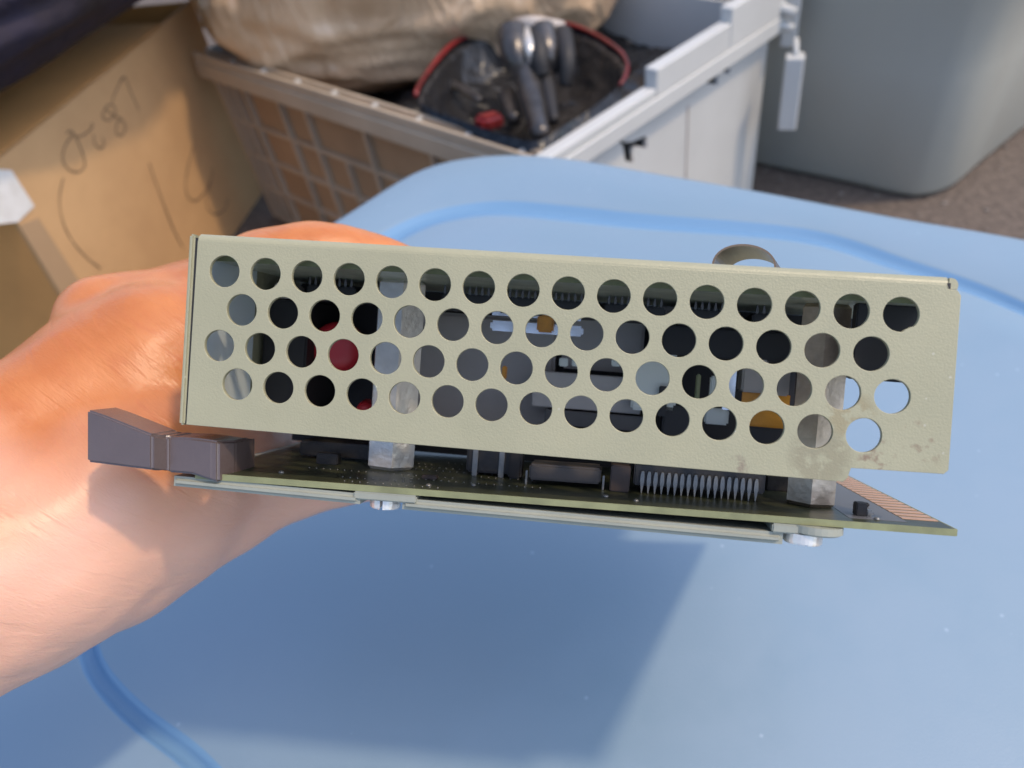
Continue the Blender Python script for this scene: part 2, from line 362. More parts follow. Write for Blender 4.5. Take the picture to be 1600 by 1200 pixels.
# rounded corner relief at the top right
bm = bmesh.new(); P = [(159.15, 5.85), (160.9, 5.85), (161.0, 6.6)]+[(159.6+1.4*math.cos(a), 6.8+1.4*math.sin(a)) for a in [R(x) for x in (15, 40, 65, 90)]]+[(159.15, 8.2)]
prism_bm([(x*S, y*S) for x, y in P], 'z', -1.6*S, .05*S, bm); link('corner_tab', mesh('corner_tab', bm), M['cover'], mod)
mbox('corner_hole', M['dark'], mod, 158.8, 159.5, 5.9, 7.1, -1.2, .12)
# left side panel with its rolled front edge
bm = box_bm(-8.9*S, -7.5*S, -36.6*S, 8.2*S, DEP*S, .2*S, .45*S)
link('side_panel', mesh('side_panel', bm), M['cover'], mod)
mbox('seam', M['dark'], mod, -7.6, -6.75, -36.2, 7.4, -1.6, -.35)
mbox('side_lining', M['wall_in'], mod, -7.45, -6.2, -36, 7.2, -31, -1.8, .1)

# boards
TL = .02                                                            # the lower board runs slightly uphill to the right
def by(x): return -48.0 + (x-5)*TL
def bxf(name, m, par, x0, x1, z0, z1, y0, y1, bev=0):                # block on the lower board, y measured up from its top face
    bm = box_bm(x0*S, x1*S, y0*S, y1*S, z0*S, z1*S, bev*S)
    for v in bm.verts: v.co.y += by(v.co.x/S)*S
    return link(name, mesh(name, bm), m, par)
pcb = bxf('circuit_board', M['pcb'], mod, -6, 166.6, -139, -4, -1.4, 0)
bxf('board_rim', M['pcb_edge'], pcb, -6, 166.8, -4.0, -3.5, -1.45, .03)
bxf('board_end', M['pcb_edge'], pcb, 166.62, 167.0, -139, -3.6, -1.4, .02)
bxf('solder_mask', M['resist'], pcb, 146, 158.3, -138, -8, .004, .06)
cme = None
for k in range(29):
    z1 = -12-k*4.2
    bm = box_bm(158.6*S, 166.3*S, .01*S, .12*S, (z1-2.7)*S, z1*S)
    for v in bm.verts: v.co.y += by(v.co.x/S)*S
    if cme is None:
        cme = mesh('edge_contact', bm); o = link('edge_contact', cme, M['copper'], pcb)
    else:
        bm.free(); o = link('edge_contact', cme, None, pcb); o.location.z = -k*4.2*S
for (x, z, r) in ((12, -12, .9), (50, -9, .8), (60, -14, .7), (92, -12, .8), (99, -9, .7), (152, -8.5, .8)):
    bm = bmesh.new(); lathe_bm([(r*S, 0), (r*.8*S, .35*S), (r*.3*S, .6*S)], 10, bm, Matrix.Translation((x*S, by(x)*S, z*S)) @ Matrix.Rotation(R(-90), 4, 'X'))
    link('solder_joint', mesh('solder_joint', bm), M['lead'], pcb, True)
bm = bmesh.new(); random.seed(9)
for row in range(9):
    z0 = -7-row*5.2; x0 = random.uniform(4, 60); 
    for q in range(random.randint(8, 22)):
        x = x0+q*1.9
        if x > 140: break
        lathe_bm([(.24*S, 0), (.18*S, .15*S), (.06*S, .22*S)], 6, bm, Matrix.Translation((x*S, (by(x)+.01)*S, (z0+random.uniform(-.15, .15))*S)) @ Matrix.Rotation(R(-90), 4, 'X'))
o = link('solder_points', mesh('solder_points', bm), M['lead'], pcb, True); o['kind'] = 'stuff'
for (x, z, a, b_, h, mm) in ((46, -18, 4, 2.2, 1.0, 'brown'), (134, -40, 7, 4, 4, 'chip'), (152, -24, 3.2, 1.8, 1.1, 'chip'), (14, -30, 6, 3, 3, 'chip')):
    bxf('small_part', M[mm], pcb, x, x+a, z-b_, z, .03, h, .25)
up = mbox('upper_board', M['pcb_up'], mod, -5.8, 161, 2.9, 4.4, DEP, -6)
mbox('board_rim', M['pcb_edge'], up, -5.9, 161.1, 2.85, 4.45, -6, -5.5)
up_m = M['steel']
# hexagonal standoffs
def hexpost(x, z, r, ytop, ybot, rot):
    bm = bmesh.new(); P4 = Matrix.Translation((x*S, ybot*S, z*S)) @ Matrix.Rotation(R(-90), 4, 'X') @ Matrix.Rotation(rot, 4, 'Z')
    h = (ytop-ybot)*S; rings = []
    for rr, hh in ((.86, 0), (1, .9*S), (1, h-.9*S), (.86, h)):
        n = 6; rings.append([bm.verts.new(P4 @ Vector((rr*r*S*math.cos(2*math.pi*k/n), rr*r*S*math.sin(2*math.pi*k/n), hh))) for k in range(n)])
    for a, b in zip(rings, rings[1:]):
        for k in range(6): bm.faces.new((a[k], a[(k+1) % 6], b[(k+1) % 6], b[k]))
    bm.faces.new(rings[0]); bm.faces.new(rings[-1]); return link('standoff', mesh('standoff', bm), M['brass'], mod)
hexpost(33.8, -33, 6.9, 2.9, by(33)+.02, R(48)).data.materials[0] = M['steel']
hexpost(141.0, -23, 6.2, 2.9, by(141)+.02, R(18))
# row of fat leads (dual in-line chip on the lower board)
chip = bxf('chip', M['chip'], mod, 98.5, 130.0, -33, -21.5, 1.8, 7.2, .4)
lme = None
for k in range(18):
    x = 100.6+k*1.6
    if lme is None:
        bm = bmesh.new(); y0 = by(115)
        P = [(-.2, 1.5), (-.42, 2.0), (-.52, 2.9), (-.5, 4.6), (-.3, 5.5), (.3, 5.5), (.5, 4.6), (.52, 2.9), (.42, 2.0), (.2, 1.5), (.16, .0), (-.16, .0)]
        prism_bm([(a*S, b_*S) for a, b_ in P], 'z', -.2*S, .25*S, bm); bmesh.ops.bevel(bm, geom=bm.edges[:], offset=.09*S, segments=1, affect='EDGES')
        lme = mesh('chip_lead', bm)
    o = link('chip_lead', lme, M['lead'], chip); o.location = (x*S, by(x)*S, -21.0*S)
# flat grey crystal can / module and its end wires
can = bxf('flat_can', M['grey_chip'], mod, 72.5, 90.5, -31, -22, 1.2, 5.2, .5)
for x in (72.0, 91.2): bxf('wire', M['lead'], can, x-.25, x+.25, -21.9, -21.4, 0, 3.6, .1)
bxf('relay', M['brown'], mod, 92.8, 97.6, -30, -20, .05, 6.5, .3)
# transistor legs and black body next to the left standoff
tr = bxf('transistor', M['chip'], mod, 55, 68, -40, -30, .8, 12, .6)
for x in (57.5, 64.5): bxf('leg', M['lead'], tr, x-.7, x+.7, -29.8, -29.2, 0, 7, .15)
bxf('cap_body', M['dark'], mod, 66.5, 70, -34, -28, .1, 9, .5)
cl = bxf('long_chip', M['chip'], mod, 6, 27, -50, -38, .9, 5, .4)
# small leaded part standing alone at the right front corner of the board
sp = bxf('small_part', M['dark'], mod, 148.3, 150.6, -14, -11, .03, 3.0, .2)
bxf('solder_blob', M['lead'], sp, 150.3, 152.2, -12.6, -10.8, .03, 1.6, .5)
# inside, seen through the holes
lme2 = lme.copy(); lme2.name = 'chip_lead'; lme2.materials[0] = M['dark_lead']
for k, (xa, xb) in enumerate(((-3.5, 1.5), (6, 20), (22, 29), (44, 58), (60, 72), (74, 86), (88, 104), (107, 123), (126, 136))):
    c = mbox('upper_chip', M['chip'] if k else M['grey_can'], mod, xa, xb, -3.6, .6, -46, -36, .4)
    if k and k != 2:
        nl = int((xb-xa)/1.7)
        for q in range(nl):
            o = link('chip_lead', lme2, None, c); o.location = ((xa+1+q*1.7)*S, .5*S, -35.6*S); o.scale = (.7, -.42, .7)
            o.location.y = 2.9*S
mbox('dark_backstop', M['dark'], mod, -7, 147, -46.6, 2.8, -66, -64)  # dark sheet added to stop sight lines, interior shade put into its colour
mbox('side_block', M['dark'], mod, 144.7, 161.3, -14.3, 2.85, -15, -11.5, .3)  # dark block added so the last holes look shaded
mbox('dark_backstop', M['dark'], mod, 147.1, 160, -14.3, 2.8, -66, -64)
mbox('dark_block', M['dark'], mod, -5.8, 7, -34, -4, -74, -36, .5)  # black block added, shade behind the left holes put into its colour
def place(name, m, px0, px1, py0, py1, z, dz, bev=.4):
    a, b_ = loc(px0, py1, z), loc(px1, py0, z); return mbox(name, m, mod, a.x, b_.x, a.y, b_.y, z-dz, z, bev)
# red capacitors
for (px, py, r) in ((530, 543, 7.4), (572, 640, 2.6)):
    c = loc(px, py, -48); bm = bmesh.new(); lathe_bm([(r*.8*S, -9*S), (r*S, -8*S), (r*S, 4*S), (r*.75*S, 5.4*S), (r*.3*S, 5.8*S)], 24, bm, Matrix.Translation((c.x*S, c.y*S, c.z*S)) @ Matrix.Rotation(R(14), 4, 'Y'))
    link('red_capacitor', mesh('red_capacitor', bm), M['red'], mod, True)
place('dark_block', M['dark'], 425, 480, 460, 640, -55, 10)
place('grey_can', M['grey_can'], 640, 872, 500, 672, -58, 16, 1)
place('grey_can', M['grey_can'], 876, 1010, 490, 575, -58, 10, .8)
place('shelf', M['grey_can'], 830, 1005, 592, 634, -46, 10, .3)
place('ledge', M['grey_chip'], 850, 1010, 652, 662, -44, 8, .3)
for px in (873, 893, 955, 980): place('rivet_dot', M['white_part'], px, px+15, 560, 572, -45, .6, .25)
for py in (489, 513): place('bright_rod', M['bright'], 765, 912, py-3, py+3, -38, 1.5, .6)
place('amber_part', M['amber'], 838, 866, 493, 518, -36, 3, .5)
place('amber_part', M['amber'], 783, 792, 572, 592, -40, 2, .3)
place('grey_can', M['grey_can'], 1020, 1062, 480, 560, -50, 10, .5)
place('white_connector', M['white_part'], 985, 1062, 555, 640, -40, 6, .6)
place('dark_block', M['dark'], 1027, 1044, 604, 650, -38, 1.5, .2)
place('dark_block', M['dark'], 1030, 1080, 636, 720, -40, 8, .5)
place('green_post', M['pcb_edge'], 1086, 1096, 585, 626, -36, 3, .3)
place('white_post', M['white_part'], 1108, 1122, 588, 625, -38, 3, .4)
place('bright_plate', M['bright'], 1128, 1152, 575, 640, -34, 1.0, .2)
place('grey_can', M['grey_can'], 1158, 1202, 560, 612, -40, 8, .5)
place('amber_film', M['amber'], 1155, 1235, 618, 672, -42, .6, .1)
place('dark_block', M['dark'], 1160, 1240, 672, 706, -40, 6, .4)
place('grey_can', M['grey_can'], 1212, 1236, 578, 618, -40, 5, .4)
place('amber_part', M['brown'], 1244, 1262, 560, 620, -36, 3, .4)
place('white_part', M['white_part'], 1100, 1140, 640, 662, -44, 3, .5)
mbox('dark_block', M['dark'], mod, 104, 150, -11.5, -3.7, -72, -40, .4)

# stiffener bars, brackets and screws under the board
def bar(x0, x1, y0, y1, z0, z1, r):
    bm = box_bm(x0*S, x1*S, y0*S, y1*S, z0*S, z1*S); bmesh.ops.bevel(bm, geom=[e for e in bm.edges if abs((e.verts[0].co-e.verts[1].co).x) < 1e-6 and abs((e.verts[0].co-e.verts[1].co).z) < 1e-6 or abs((e.verts[0].co-e.verts[1].co).x) > (x1-x0)*.9*S], offset=r*S, segments=3, affect='EDGES')
    o = link('stiffener_bar', mesh('stiffener_bar', bm), M['bar'], mod, False); return o
o = bar(-11.5, 35.0, -52.0, -49.5, -105, -3, .9); o.rotation_euler.z = R(.0)
o = bar(45.2, 131.2, -2.6, 0, -105, -3, 1.0); o.rotation_euler.z = R(.35); o.location.y = -49.9*S
mbox('gap_shade', M['dark'], mod, -7, 33, -49.45, -49.2, -105, -14)  # dark strips fill the gap under the board, its shade painted in
mbox('gap_shade', M['dark'], mod, 47, 129, -49.4, -47.6, -105, -14)
bxf('bracket', M['bar'], mod, 33.5, 48.6, -16, -3.2, -3.4, -1.5, .3)
for (x, z, r, yy, mm) in ((138.5, -7, 6.0, -1.6, 'bar'), ):
    bm = bmesh.new(); lathe_bm([(r*S, 0), (r*S, -1.6*S), (r*.9*S, -2.0*S)], 28, bm, Matrix.Translation((x*S, (by(x)+yy)*S, z*S)) @ Matrix.Rotation(R(-90), 4, 'X'))
    link('washer', mesh('washer', bm), M[mm], mod)
bxf('bracket', M['bar'], mod, 128.6, 139, -14, -3.0, -3.6, -1.55, .3)
def screw(x, z, r, ytop, h, slot):
    bm = bmesh.new(); Pm = Matrix.Translation((x*S, ytop*S, z*S)) @ Matrix.Rotation(R(90), 4, 'X')
    for s in (-1, 1):            # two half heads leave the slot open
        P = [(s*(.35 if slot else 0)*S, -math.sqrt(r*r-.12)*S)]+[(s*r*math.sin(R(a))*S, -r*math.cos(R(a))*S) for a in range(6, 175, 12)]+[(s*(.35 if slot else 0)*S, math.sqrt(r*r-.12)*S)]
        b2 = prism_bm(P, 'z', 0, h*S); bmesh.ops.bevel(b2, geom=[e for e in b2.edges if e.verts[0].co.z > h*S*.9 and e.verts[1].co.z > h*S*.9], offset=.3*S, segments=2, affect='EDGES')
        b2.transform(Pm); t = bpy.data.meshes.new('t'); b2.to_mesh(t); b2.free(); bm.from_mesh(t)
    return link('screw', mesh('screw', bm), M['steel'], mod)
screw(40.0, -8, 3.6, -50.6, 2.4, True); screw(136.0, -6.5, 4.2, by(138)-3.6, 2.4, False)

# brown ejector lever
st = [(135, 640, 722, 3), (160, 648, 725, 3.2), (238, 679, 735, 3.2), (262, 683, 738, -1.5), (300, 684, 741, -1.8), (332, 688, 752, -1.8), (341, 690, 754, -2.2), (368, 689, 752, -8)]
bm = bmesh.new(); rings = []
for (px, pt, pb, z) in st:
    a, b_ = loc(px, pt, z), loc(px, pb, z)
    rings.append([bm.verts.new(Vector(p)*S) for p in ((a.x, a.y, a.z), (b_.x, b_.y, b_.z), (b_.x, b_.y, z-11), (a.x, a.y, z-11))])
for a, b_ in zip(rings, rings[1:]):
    for k in range(4): bm.faces.new((a[k], a[(k+1) % 4], b_[(k+1) % 4], b_[k]))
bm.faces.new(rings[0]); bm.faces.new(rings[-1]); bmesh.ops.recalc_face_normals(bm, faces=bm.faces)
bmesh.ops.bevel(bm, geom=bm.edges[:], offset=.55*S, segments=3, affect='EDGES')
link('ejector_lever', mesh('ejector_lever', bm), M['lever'], mod)

# sprung arch on top of the cover
a0, a1 = loc(1112, 412, -9), loc(1212, 420, -9); top = loc(1160, 381, -9)
bm = bmesh.new(); N = 22; rows = []
cx = (a0.x+a1.x)/2; rx = (a1.x-a0.x)/2
for k in range(N+1):
    t = math.pi*(1-k/N); x = cx+rx*math.cos(t)*(1 if k < N/2 else 1.02); y = 8.5+(top.y-8.5)*math.sin(t)**.8 if math.sin(t) > 1e-6 else 8.5
    dn = Vector((math.cos(t), math.sin(t)*.7)).normalized()*.45
    rows.append([bm.verts.new(Vector(p)*S) for p in ((x, y, -9), (x-dn.x, y-dn.y, -9), (x-dn.x+5.5, y-dn.y-.4, -27), (x+5.5, y-.4, -27))])
for a, b_ in zip(rows, rows[1:]):
    for k in range(4): bm.faces.new((a[k], a[(k+1) % 4], b_[(k+1) % 4], b_[k]))
bm.faces.new(rows[0]); bm.faces.new(rows[-1]); link('spring_clip', mesh('spring_clip', bm), M['spring'], mod, False)

# ---------------------------------------------------------------- hand and forearm
def capsule(bm, a, b, ra, rb, n=20):
    ax = (b-a); Ln = ax.length; q = ax.to_track_quat('Z', 'Y').to_matrix().to_4x4(); P4 = Matrix.Translation(a) @ q
    prof = [(ra*math.cos(R(t)), -ra*math.sin(R(t))) for t in (80, 60, 40, 20, 0)]+[(rb*math.cos(R(t)), Ln+rb*math.sin(R(t))) for t in (0, 20, 40, 60, 80)]
    lathe_bm(prof, n, bm, P4)
bm = bmesh.new()
def cap(p, q): capsule(bm, at(*p[:3]), at(*q[:3]), p[3], q[3])
def chain(*P):
    for a, b_ in zip(P, P[1:]): cap(a, b_)
chain((-520, 1150, .20, .046), (-250, 965, .205, .038), (80, 845, .228, .0330), (230, 745, .245, .033), (330, 715, .262, .027))       # ulnar side of forearm, heel of hand
chain((-480, 1130, .215, .040), (-120, 860, .225, .032), (155, 640, .25, .0300), (260, 580, .26, .030))                             # radial side
def ml(x, y, z): return MM @ Vector((x*S, y*S, z*S))
def mchain(*P):
    for a, b_ in zip(P, P[1:]): capsule(bm, ml(*a[:3]), ml(*b_[:3]), a[3], b_[3])
chain((165, 512, .262, .0166), (255, 500, .268, .0180), (335, 470, .280, .0175))
e0 = Vector((-36, 14, -88)); mchain((-42, -6, -80, .0180), (-31, 8, -87, .0145), (-17, 14.2, -92, .0120), (-5, 15.6, -96, .0112), (6, 14.8, -98, .0105), (14, 13.6, -99, .0090), (19, 12.6, -99, .0078))   # thumb on the top panel
chain((170, 850, .240, .026), (250, 800, .250, .0255), (335, 775, .262, .0215), (430, 762, .272, .0140), (500, 762, .280, .0098), (548, 765, .282, .0060))                                 # edge of the palm under the board
for (zz, r_, L_) in ((-93, .0086, 62), (-113, .0088, 70), (-133, .0084, 60)):                                                          # the other fingers under the board
    mchain((-34, -46, zz, .0140), (-18, -60, zz, .0095), (10, -61.4, zz-2, r_), (36, -61.2, zz-3, r_*.95), (L_, -60, zz-3, r_*.8))
mchain((-42, -14, -78, .018), (-36, -22, -110, .018), (-34, -44, -130, .016))
mchain((-36, -50, -60, .020), (-34, -48, -136, .016))
me = mesh('person', bm)
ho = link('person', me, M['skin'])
rm = ho.modifiers.new('r', 'REMESH'); rm.mode = 'VOXEL'; rm.voxel_size = .0026; rm.use_smooth_shade = True
sm = ho.modifiers.new('s', 'SMOOTH'); sm.factor = .8; sm.iterations = 8
dg = bpy.context.evaluated_depsgraph_get(); me2 = bpy.data.meshes.new_from_object(ho.evaluated_get(dg))
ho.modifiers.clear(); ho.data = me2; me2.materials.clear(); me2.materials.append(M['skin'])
for v in me2.vertices:
    v.co += v.normal*(noise.noise(v.co*45)*.0016 + noise.noise(v.co*110)*.0005)
sa = me2.attributes.new('skinmap', 'FLOAT_VECTOR', 'POINT'); Wt = W.transposed(); c4 = math.cos(R(-38)); s4 = math.sin(R(-38))
for v in me2.vertices:                       # runs along the fine creases of the wrist
    q = Wt @ (v.co-EYE); sa.data[v.index].vector = (q.x*c4+q.y*s4, -q.x*s4+q.y*c4, q.z)
at_ = me2.attributes.new('palm_light', 'FLOAT', 'POINT')  # paler lower hand and thumb: palm tone plus brighter light painted into skin
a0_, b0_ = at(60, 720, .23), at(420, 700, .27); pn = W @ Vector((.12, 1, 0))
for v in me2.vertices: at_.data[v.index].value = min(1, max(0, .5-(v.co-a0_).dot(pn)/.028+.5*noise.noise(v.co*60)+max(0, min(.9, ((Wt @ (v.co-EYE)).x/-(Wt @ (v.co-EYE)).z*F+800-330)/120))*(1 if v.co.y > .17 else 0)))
for p in me2.polygons: p.use_smooth = True
tag(ho, 'bare hand and wrist holding the perforated module from the left', 'person')

# ---------------------------------------------------------------- cardboard box on the left
zb = -.05
P0 = onz(-25, 262, zb); P1 = onz(300, 0, zb); e = (P1-P0).normalized(); ln = (P1-P0).length
nrm = Vector((e.y, -e.x, 0))                      # faces the camera side
lf = -nrm
boxo = empty('cardboard_box', Matrix.Translation((P0.x, P0.y, -.40)))
tag(boxo, 'open brown cardboard box with marker handwriting on its side, left of the crate', 'box')
B0 = Vector((P0.x, P0.y, -.40))
def quadslab(name, m, par, org, pts, t, nn):
    bm = bmesh.new(); a = [bm.verts.new(p-org) for p in pts]; b_ = [bm.verts.new(p-nn*t-org) for p in pts]
    bm.faces.new(a); bm.faces.new(b_[::-1])
    for i in range(len(pts)): j = (i+1) % len(pts); bm.faces.new((a[i], a[j], b_[j], b_[i]))
    return link(name, mesh(name, bm), m, par)
Z = Vector((0, 0, 1)); bot = Vector((P0.x, P0.y, -.40))
Wd = .30
hgt = zb+.40
quadslab('side', M['card'], boxo, B0, [bot, bot+e*ln, bot+e*ln+Z*hgt, bot+Z*hgt], .005, nrm)
quadslab('end', M['card_in'], boxo, B0, [bot+lf*.0055, bot+lf*Wd, bot+lf*Wd+Z*hgt, bot+lf*.0055+Z*hgt], .005, -e)
quadslab('back', M['card_in'], boxo, B0, [bot+lf*Wd, bot+lf*Wd+e*ln, bot+lf*Wd+e*ln+Z*hgt, bot+lf*Wd+Z*hgt], .005, lf)
quadslab('end', M['card_in'], boxo, B0, [bot+lf*.006+e*(ln-.006), bot+lf*(Wd-.006)+e*(ln-.006), bot+lf*(Wd-.006)+e*(ln-.006)+Z*hgt, bot+lf*.006+e*(ln-.006)+Z*hgt], .005, e)
quadslab('bottom', M['card_in'], boxo, B0, [bot+Z*.012+lf*.006, bot+Z*.012+lf*.006+e*ln, bot+Z*.012+lf*Wd+e*ln, bot+Z*.012+lf*Wd], .005, Z)
# flap folded down inwards from the near side
t_ = bot+Z*(hgt+.001)
quadslab('flap', M['card_in'], boxo, B0, [t_+e*.01, t_+e*(ln*.80), t_+e*(ln*.78)+lf*.135+Z*.012, t_+e*.02+lf*.135+Z*.012], .004, Z)
quadslab('flap', M['card'], boxo, B0, [t_+lf*Wd+e*.01, t_+lf*Wd+e*(ln-.01), t_+lf*(Wd+.16)+e*(ln-.03)+Z*.03, t_+lf*(Wd+.16)+e*.03+Z*.03], .004, Z)
# handwriting: felt pen strokes lying on the cardboard
SP = bot+nrm*.0006
def stroke(px, wd):
    P = [onplane(u, v, SP, nrm) for u, v in px]; P = catmull([p for p in P], 6, False); bm = bmesh.new(); rw = []
    for i, p in enumerate(P):
        t = (P[min(i+1, len(P)-1)]-P[max(i-1, 0)]).normalized(); s = t.cross(nrm)*wd*.8*(.75+.35*noise.noise(p*60)); rw.append([bm.verts.new(p+s-B0), bm.verts.new(p-s-B0)])
    for a, b_ in zip(rw, rw[1:]): bm.faces.new((a[0], a[1], b_[1], b_[0]))
    link('marker_stroke', mesh('marker_stroke', bm), M['ink'], boxo)
for px, wd in (([(187,130),(192,122),(197,124),(205,145),(217,172)], .0016), ([(187,130),(178,150),(175,162)], .0010),
    ([(166,166),(160,182),(170,188),(180,178),(178,166),(170,164),(166,170),(180,182),(190,186),(196,200),(190,212),(182,208),(183,192),(190,186)], .0014),
    ([(120,214),(128,212),(140,204),(145,196),(142,192)], .0014), ([(146,210),(148,224),(156,232),(163,226),(160,216)], .0014),
    ([(104,208),(112,205),(122,222),(132,250),(130,264),(120,269),(106,264),(98,248),(102,228),(114,210)], .0015),
    ([(99,278),(93,310),(98,345),(112,375),(135,402),(158,420)], .0015), ([(233,255),(245,290),(260,330),(272,360),(285,385)], .0020),
    ([(303,228),(294,260),(290,290),(294,308),(306,314),(320,300),(330,280),(332,262)], .0017), ([(330,282),(322,310),(326,328),(338,335),(352,326),(356,310)], .0016)):
    stroke(px, wd)
def patch(name, m, px, off, par=boxo):
    P = [onplane(u, v, bot+nrm*off, nrm) for u, v in px]; return quadslab(name, m, par, B0, P, off*.8, nrm)
patch('tape_strip', M['tape'], [(30, 352), (60, 340), (150, 480), (120, 500)], .0006)
patch('sticker', M['label'], [(-40, 262), (18, 266), (54, 322), (28, 347), (-20, 352)], .001)

# ---------------------------------------------------------------- crate
zc = -.10
A = onz(850, 241, zc); Bv = onz(315, 78, zc)-A; Cv = onz(1200, 10, zc)-A
lb, lc = Bv.length, Cv.length; eb = Bv.normalized(); ec = Vector((-eb.y, eb.x, 0)); ec = ec if ec.dot(Cv) > 0 else -ec
CR = Matrix((( ec.x, eb.x, 0, A.x), (ec.y, eb.y, 0, A.y), (0, 0, 1, -.40), (0, 0, 0, 1)))   # x along the white side, y along the lattice side
crate = empty('plastic_crate', CR)
tag(crate, 'off-white plastic crate with beige lattice side, holding a wrapped parcel', 'crate')
HT = .30; wr = .006; tp = .014                       # height, wall, taper inset at the bottom
def cb(name, m, x0, x1, y0, y1, z0, z1, bev=0, par=crate, shear=True):
    bm = box_bm(x0, x1, y0, y1, z0, z1, bev, 1)
    if shear:
        for v in bm.verts:
            k = (HT-v.co.z)/HT*tp; v.co.x += k*(1-2*min(max(v.co.x/lc, 0), 1)); v.co.y += k*(1-2*min(max(v.co.y/lb, 0), 1))
    return link(name, mesh(name, bm), m, par)
W_ = M['crate_w']; Bg = M['crate_b']
HC = HT-.032
# white side (y = 0), built round its two bow-shaped hand holes
Ci = CR.inverted(); wn = (CR.to_3x3() @ Vector((0, -1, 0))).normalized(); wp = CR @ Vector((0, .004, 0))
def wall_xy(px): 
    out = []
    for u, v in px:
        q = Ci @ onplane(u, v, wp, wn); out.append((q.x*1000, q.z*1000))
    return out
hh = [wall_xy(h) for h in ([(965,216),(976,222),(987,222),(1010,212),(1012,232),(996,229),(989,234),(991,255),(977,252),(974,230)], [(1103,122),(1112,118),(1122,110),(1142,94),(1141,116),(1128,112),(1122,118),(1122,133),(1104,130)])]
me = plate_with_holes([(8, 0), (lc*1000-8, 0), (lc*1000, HC*1000), (8, HC*1000)], hh, 5, .2)
o = link('wall', me, W_, crate); o.matrix_local = Matrix.Translation((0, .007, 0)) @ Matrix.Rotation(R(90), 4, 'X')
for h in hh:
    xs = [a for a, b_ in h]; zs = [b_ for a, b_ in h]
    cb('hole_shade', M['dark'], min(xs)*S-.004, max(xs)*S+.004, .016, .02, min(zs)*S-.004, max(zs)*S+.004, shear=False)  # dark plate behind each hole, the shade within put into its colour
# rim with raised and lowered stretches
def rimx(x0, x1, z0, z1, y0=-.012, y1=.010): return cb('rim', W_, x0, x1, y0, y1, z0, z1, .0015, shear=False)
rimx(-.012, lc+.012, HT-.034, HT-.012)
rimx(-.012, .195, HT-.0119, HT, -.010, .008); rimx(.196, .36, HT-.0119, HT+.022, -.010, .008); rimx(.361, lc+.012, HT-.0119, HT+.04, -.010, .008)
cb('vertical_seam', M['grey_can'], .286, .2885, .0030, .0042, .0, HT-.06, shear=False)
# far and rear walls
cb('end_wall', W_, lc-.006, lc, .0102, lb, 0, HT); cb('back_wall', W_, 0.006, lc-.0062, lb-.006, lb, 0, HT)
cb('floor_panel', Bg, .007, lc-.007, .011, lb-.007, .004, .01)
# lattice side (x = 0): cardboard lining behind beige ribs
cb('lining', M['board_in'], .0060, .009, .008, lb-.008, .0, HT-.03)
cb('corner_post', Bg, -.002, .0075, -.001, .012, 0, HT-.034); cb('corner_post', Bg, -.002, .0075, lb-.012, lb, 0, HT-.034)
for z in (.0, .062, .124, .186): cb('rib', Bg, -.001, .0058, .0122, lb-.0122, z, z+.0055)
ys = [lb-.03, lb-.055, lb-.085, lb-.18]+[lb-.18-.068*(k+1) for k in range(8)]
for i, y in enumerate(ys):
    if y < .03: continue
    if i % 2 == 0 or i < 4: cb('rib', Bg, -.003, .0056, y-.0025, y+.0025, .0, HT-.034)
    else: cb('rib', Bg, -.003, .0056, y-.002, y+.002, .0, .186)
cb('rim', Bg, -.014, .0059, -.008, lb+.012, HT-.040, HT-.014, .002, shear=False)
cb('rim', Bg, -.012, -.007, -.006, lb+.010, HT-.0139, HT, .001, shear=False)
cb('rim', Bg, .004, .009, .010, lb-.01, HT-.0139, HT-.001, .001, shear=False)
for k in range(8): cb('rim_web', M['crate_w'], -.0068, .0038, .03+k*.085, .034+k*.085, HT-.0138, HT-.002, shear=False)
# latch arms hanging at the far end
q = onz(1237, 100, -.2)
def latch(px, py0, py1, d, wd, m=W_):
    a = at(px, py0, d); b_ = at(px, py1, d); h = abs(a.z-b_.z) or .1
    bm = box_bm(-wd/2, wd/2, -.012, .012, -(a-b_).length*1.0, 0, .002, 1)
    o = link('latch_arm', mesh('latch_arm', bm), m, None); return o, a
for (px, py0, py1, wd) in ((1243, -40, 68, .026), (1243, 86, 205, .028), (1212, -60, 30, .012), (1203, -70, 42, .010)):
    o, a = latch(px, py0, py1, 1.10, wd*.9); o.parent = crate
    o.matrix_local = CR.inverted() @ Matrix.Translation(a) @ Matrix.Rotation(R(-22), 4, 'Z')

# straps and hinge that tie the arms to the end of the rim
def strut(p0, p1, r_):
    bm = tube_bm([Ci @ p0, Ci @ ((p0+p1)/2), Ci @ p1], r_, 8); link('latch_link', mesh('latch_link', bm), W_, crate, True)
endp = CR @ Vector((lc-.004, .03, HT+.01)); la = at(1243, 20, 1.10); strut(endp, la, .007); strut(endp-Vector((0, 0, .03)), la-Vector((0, 0, .02)), .005)
strut(at(1244, 60, 1.10), at(1244, 96, 1.10), .004)
# ---------------------------------------------------------------- wrapped parcel and black tray in the crate
bm = bmesh.new(); bmesh.ops.create_icosphere(bm, subdivisions=6, radius=1)
for v in bm.verts:
    p = v.co.copy(); q = Vector([math.copysign(abs(c)**.8, c) for c in p])
    d = 1+.10*noise.noise(p*1.6+Vector((3, 1, 0)))+.05*noise.noise(p*4.5)+.018*noise.noise(Vector((p.x*14, p.y*5, p.z*9)))
    v.co = Vector((q.x*.27*d, q.y*.33*d, q.z*.17*d))
o = link('wrapped_parcel', mesh('wrapped_parcel', bm), M['wrap'], None, True)
o.matrix_world = CR @ Matrix.Translation((.31, .55, .37)) @ Matrix.Rotation(R(40), 4, 'Z')
tag(o, 'bulging brown parcel in crinkled clear film, lying in the crate', 'parcel')

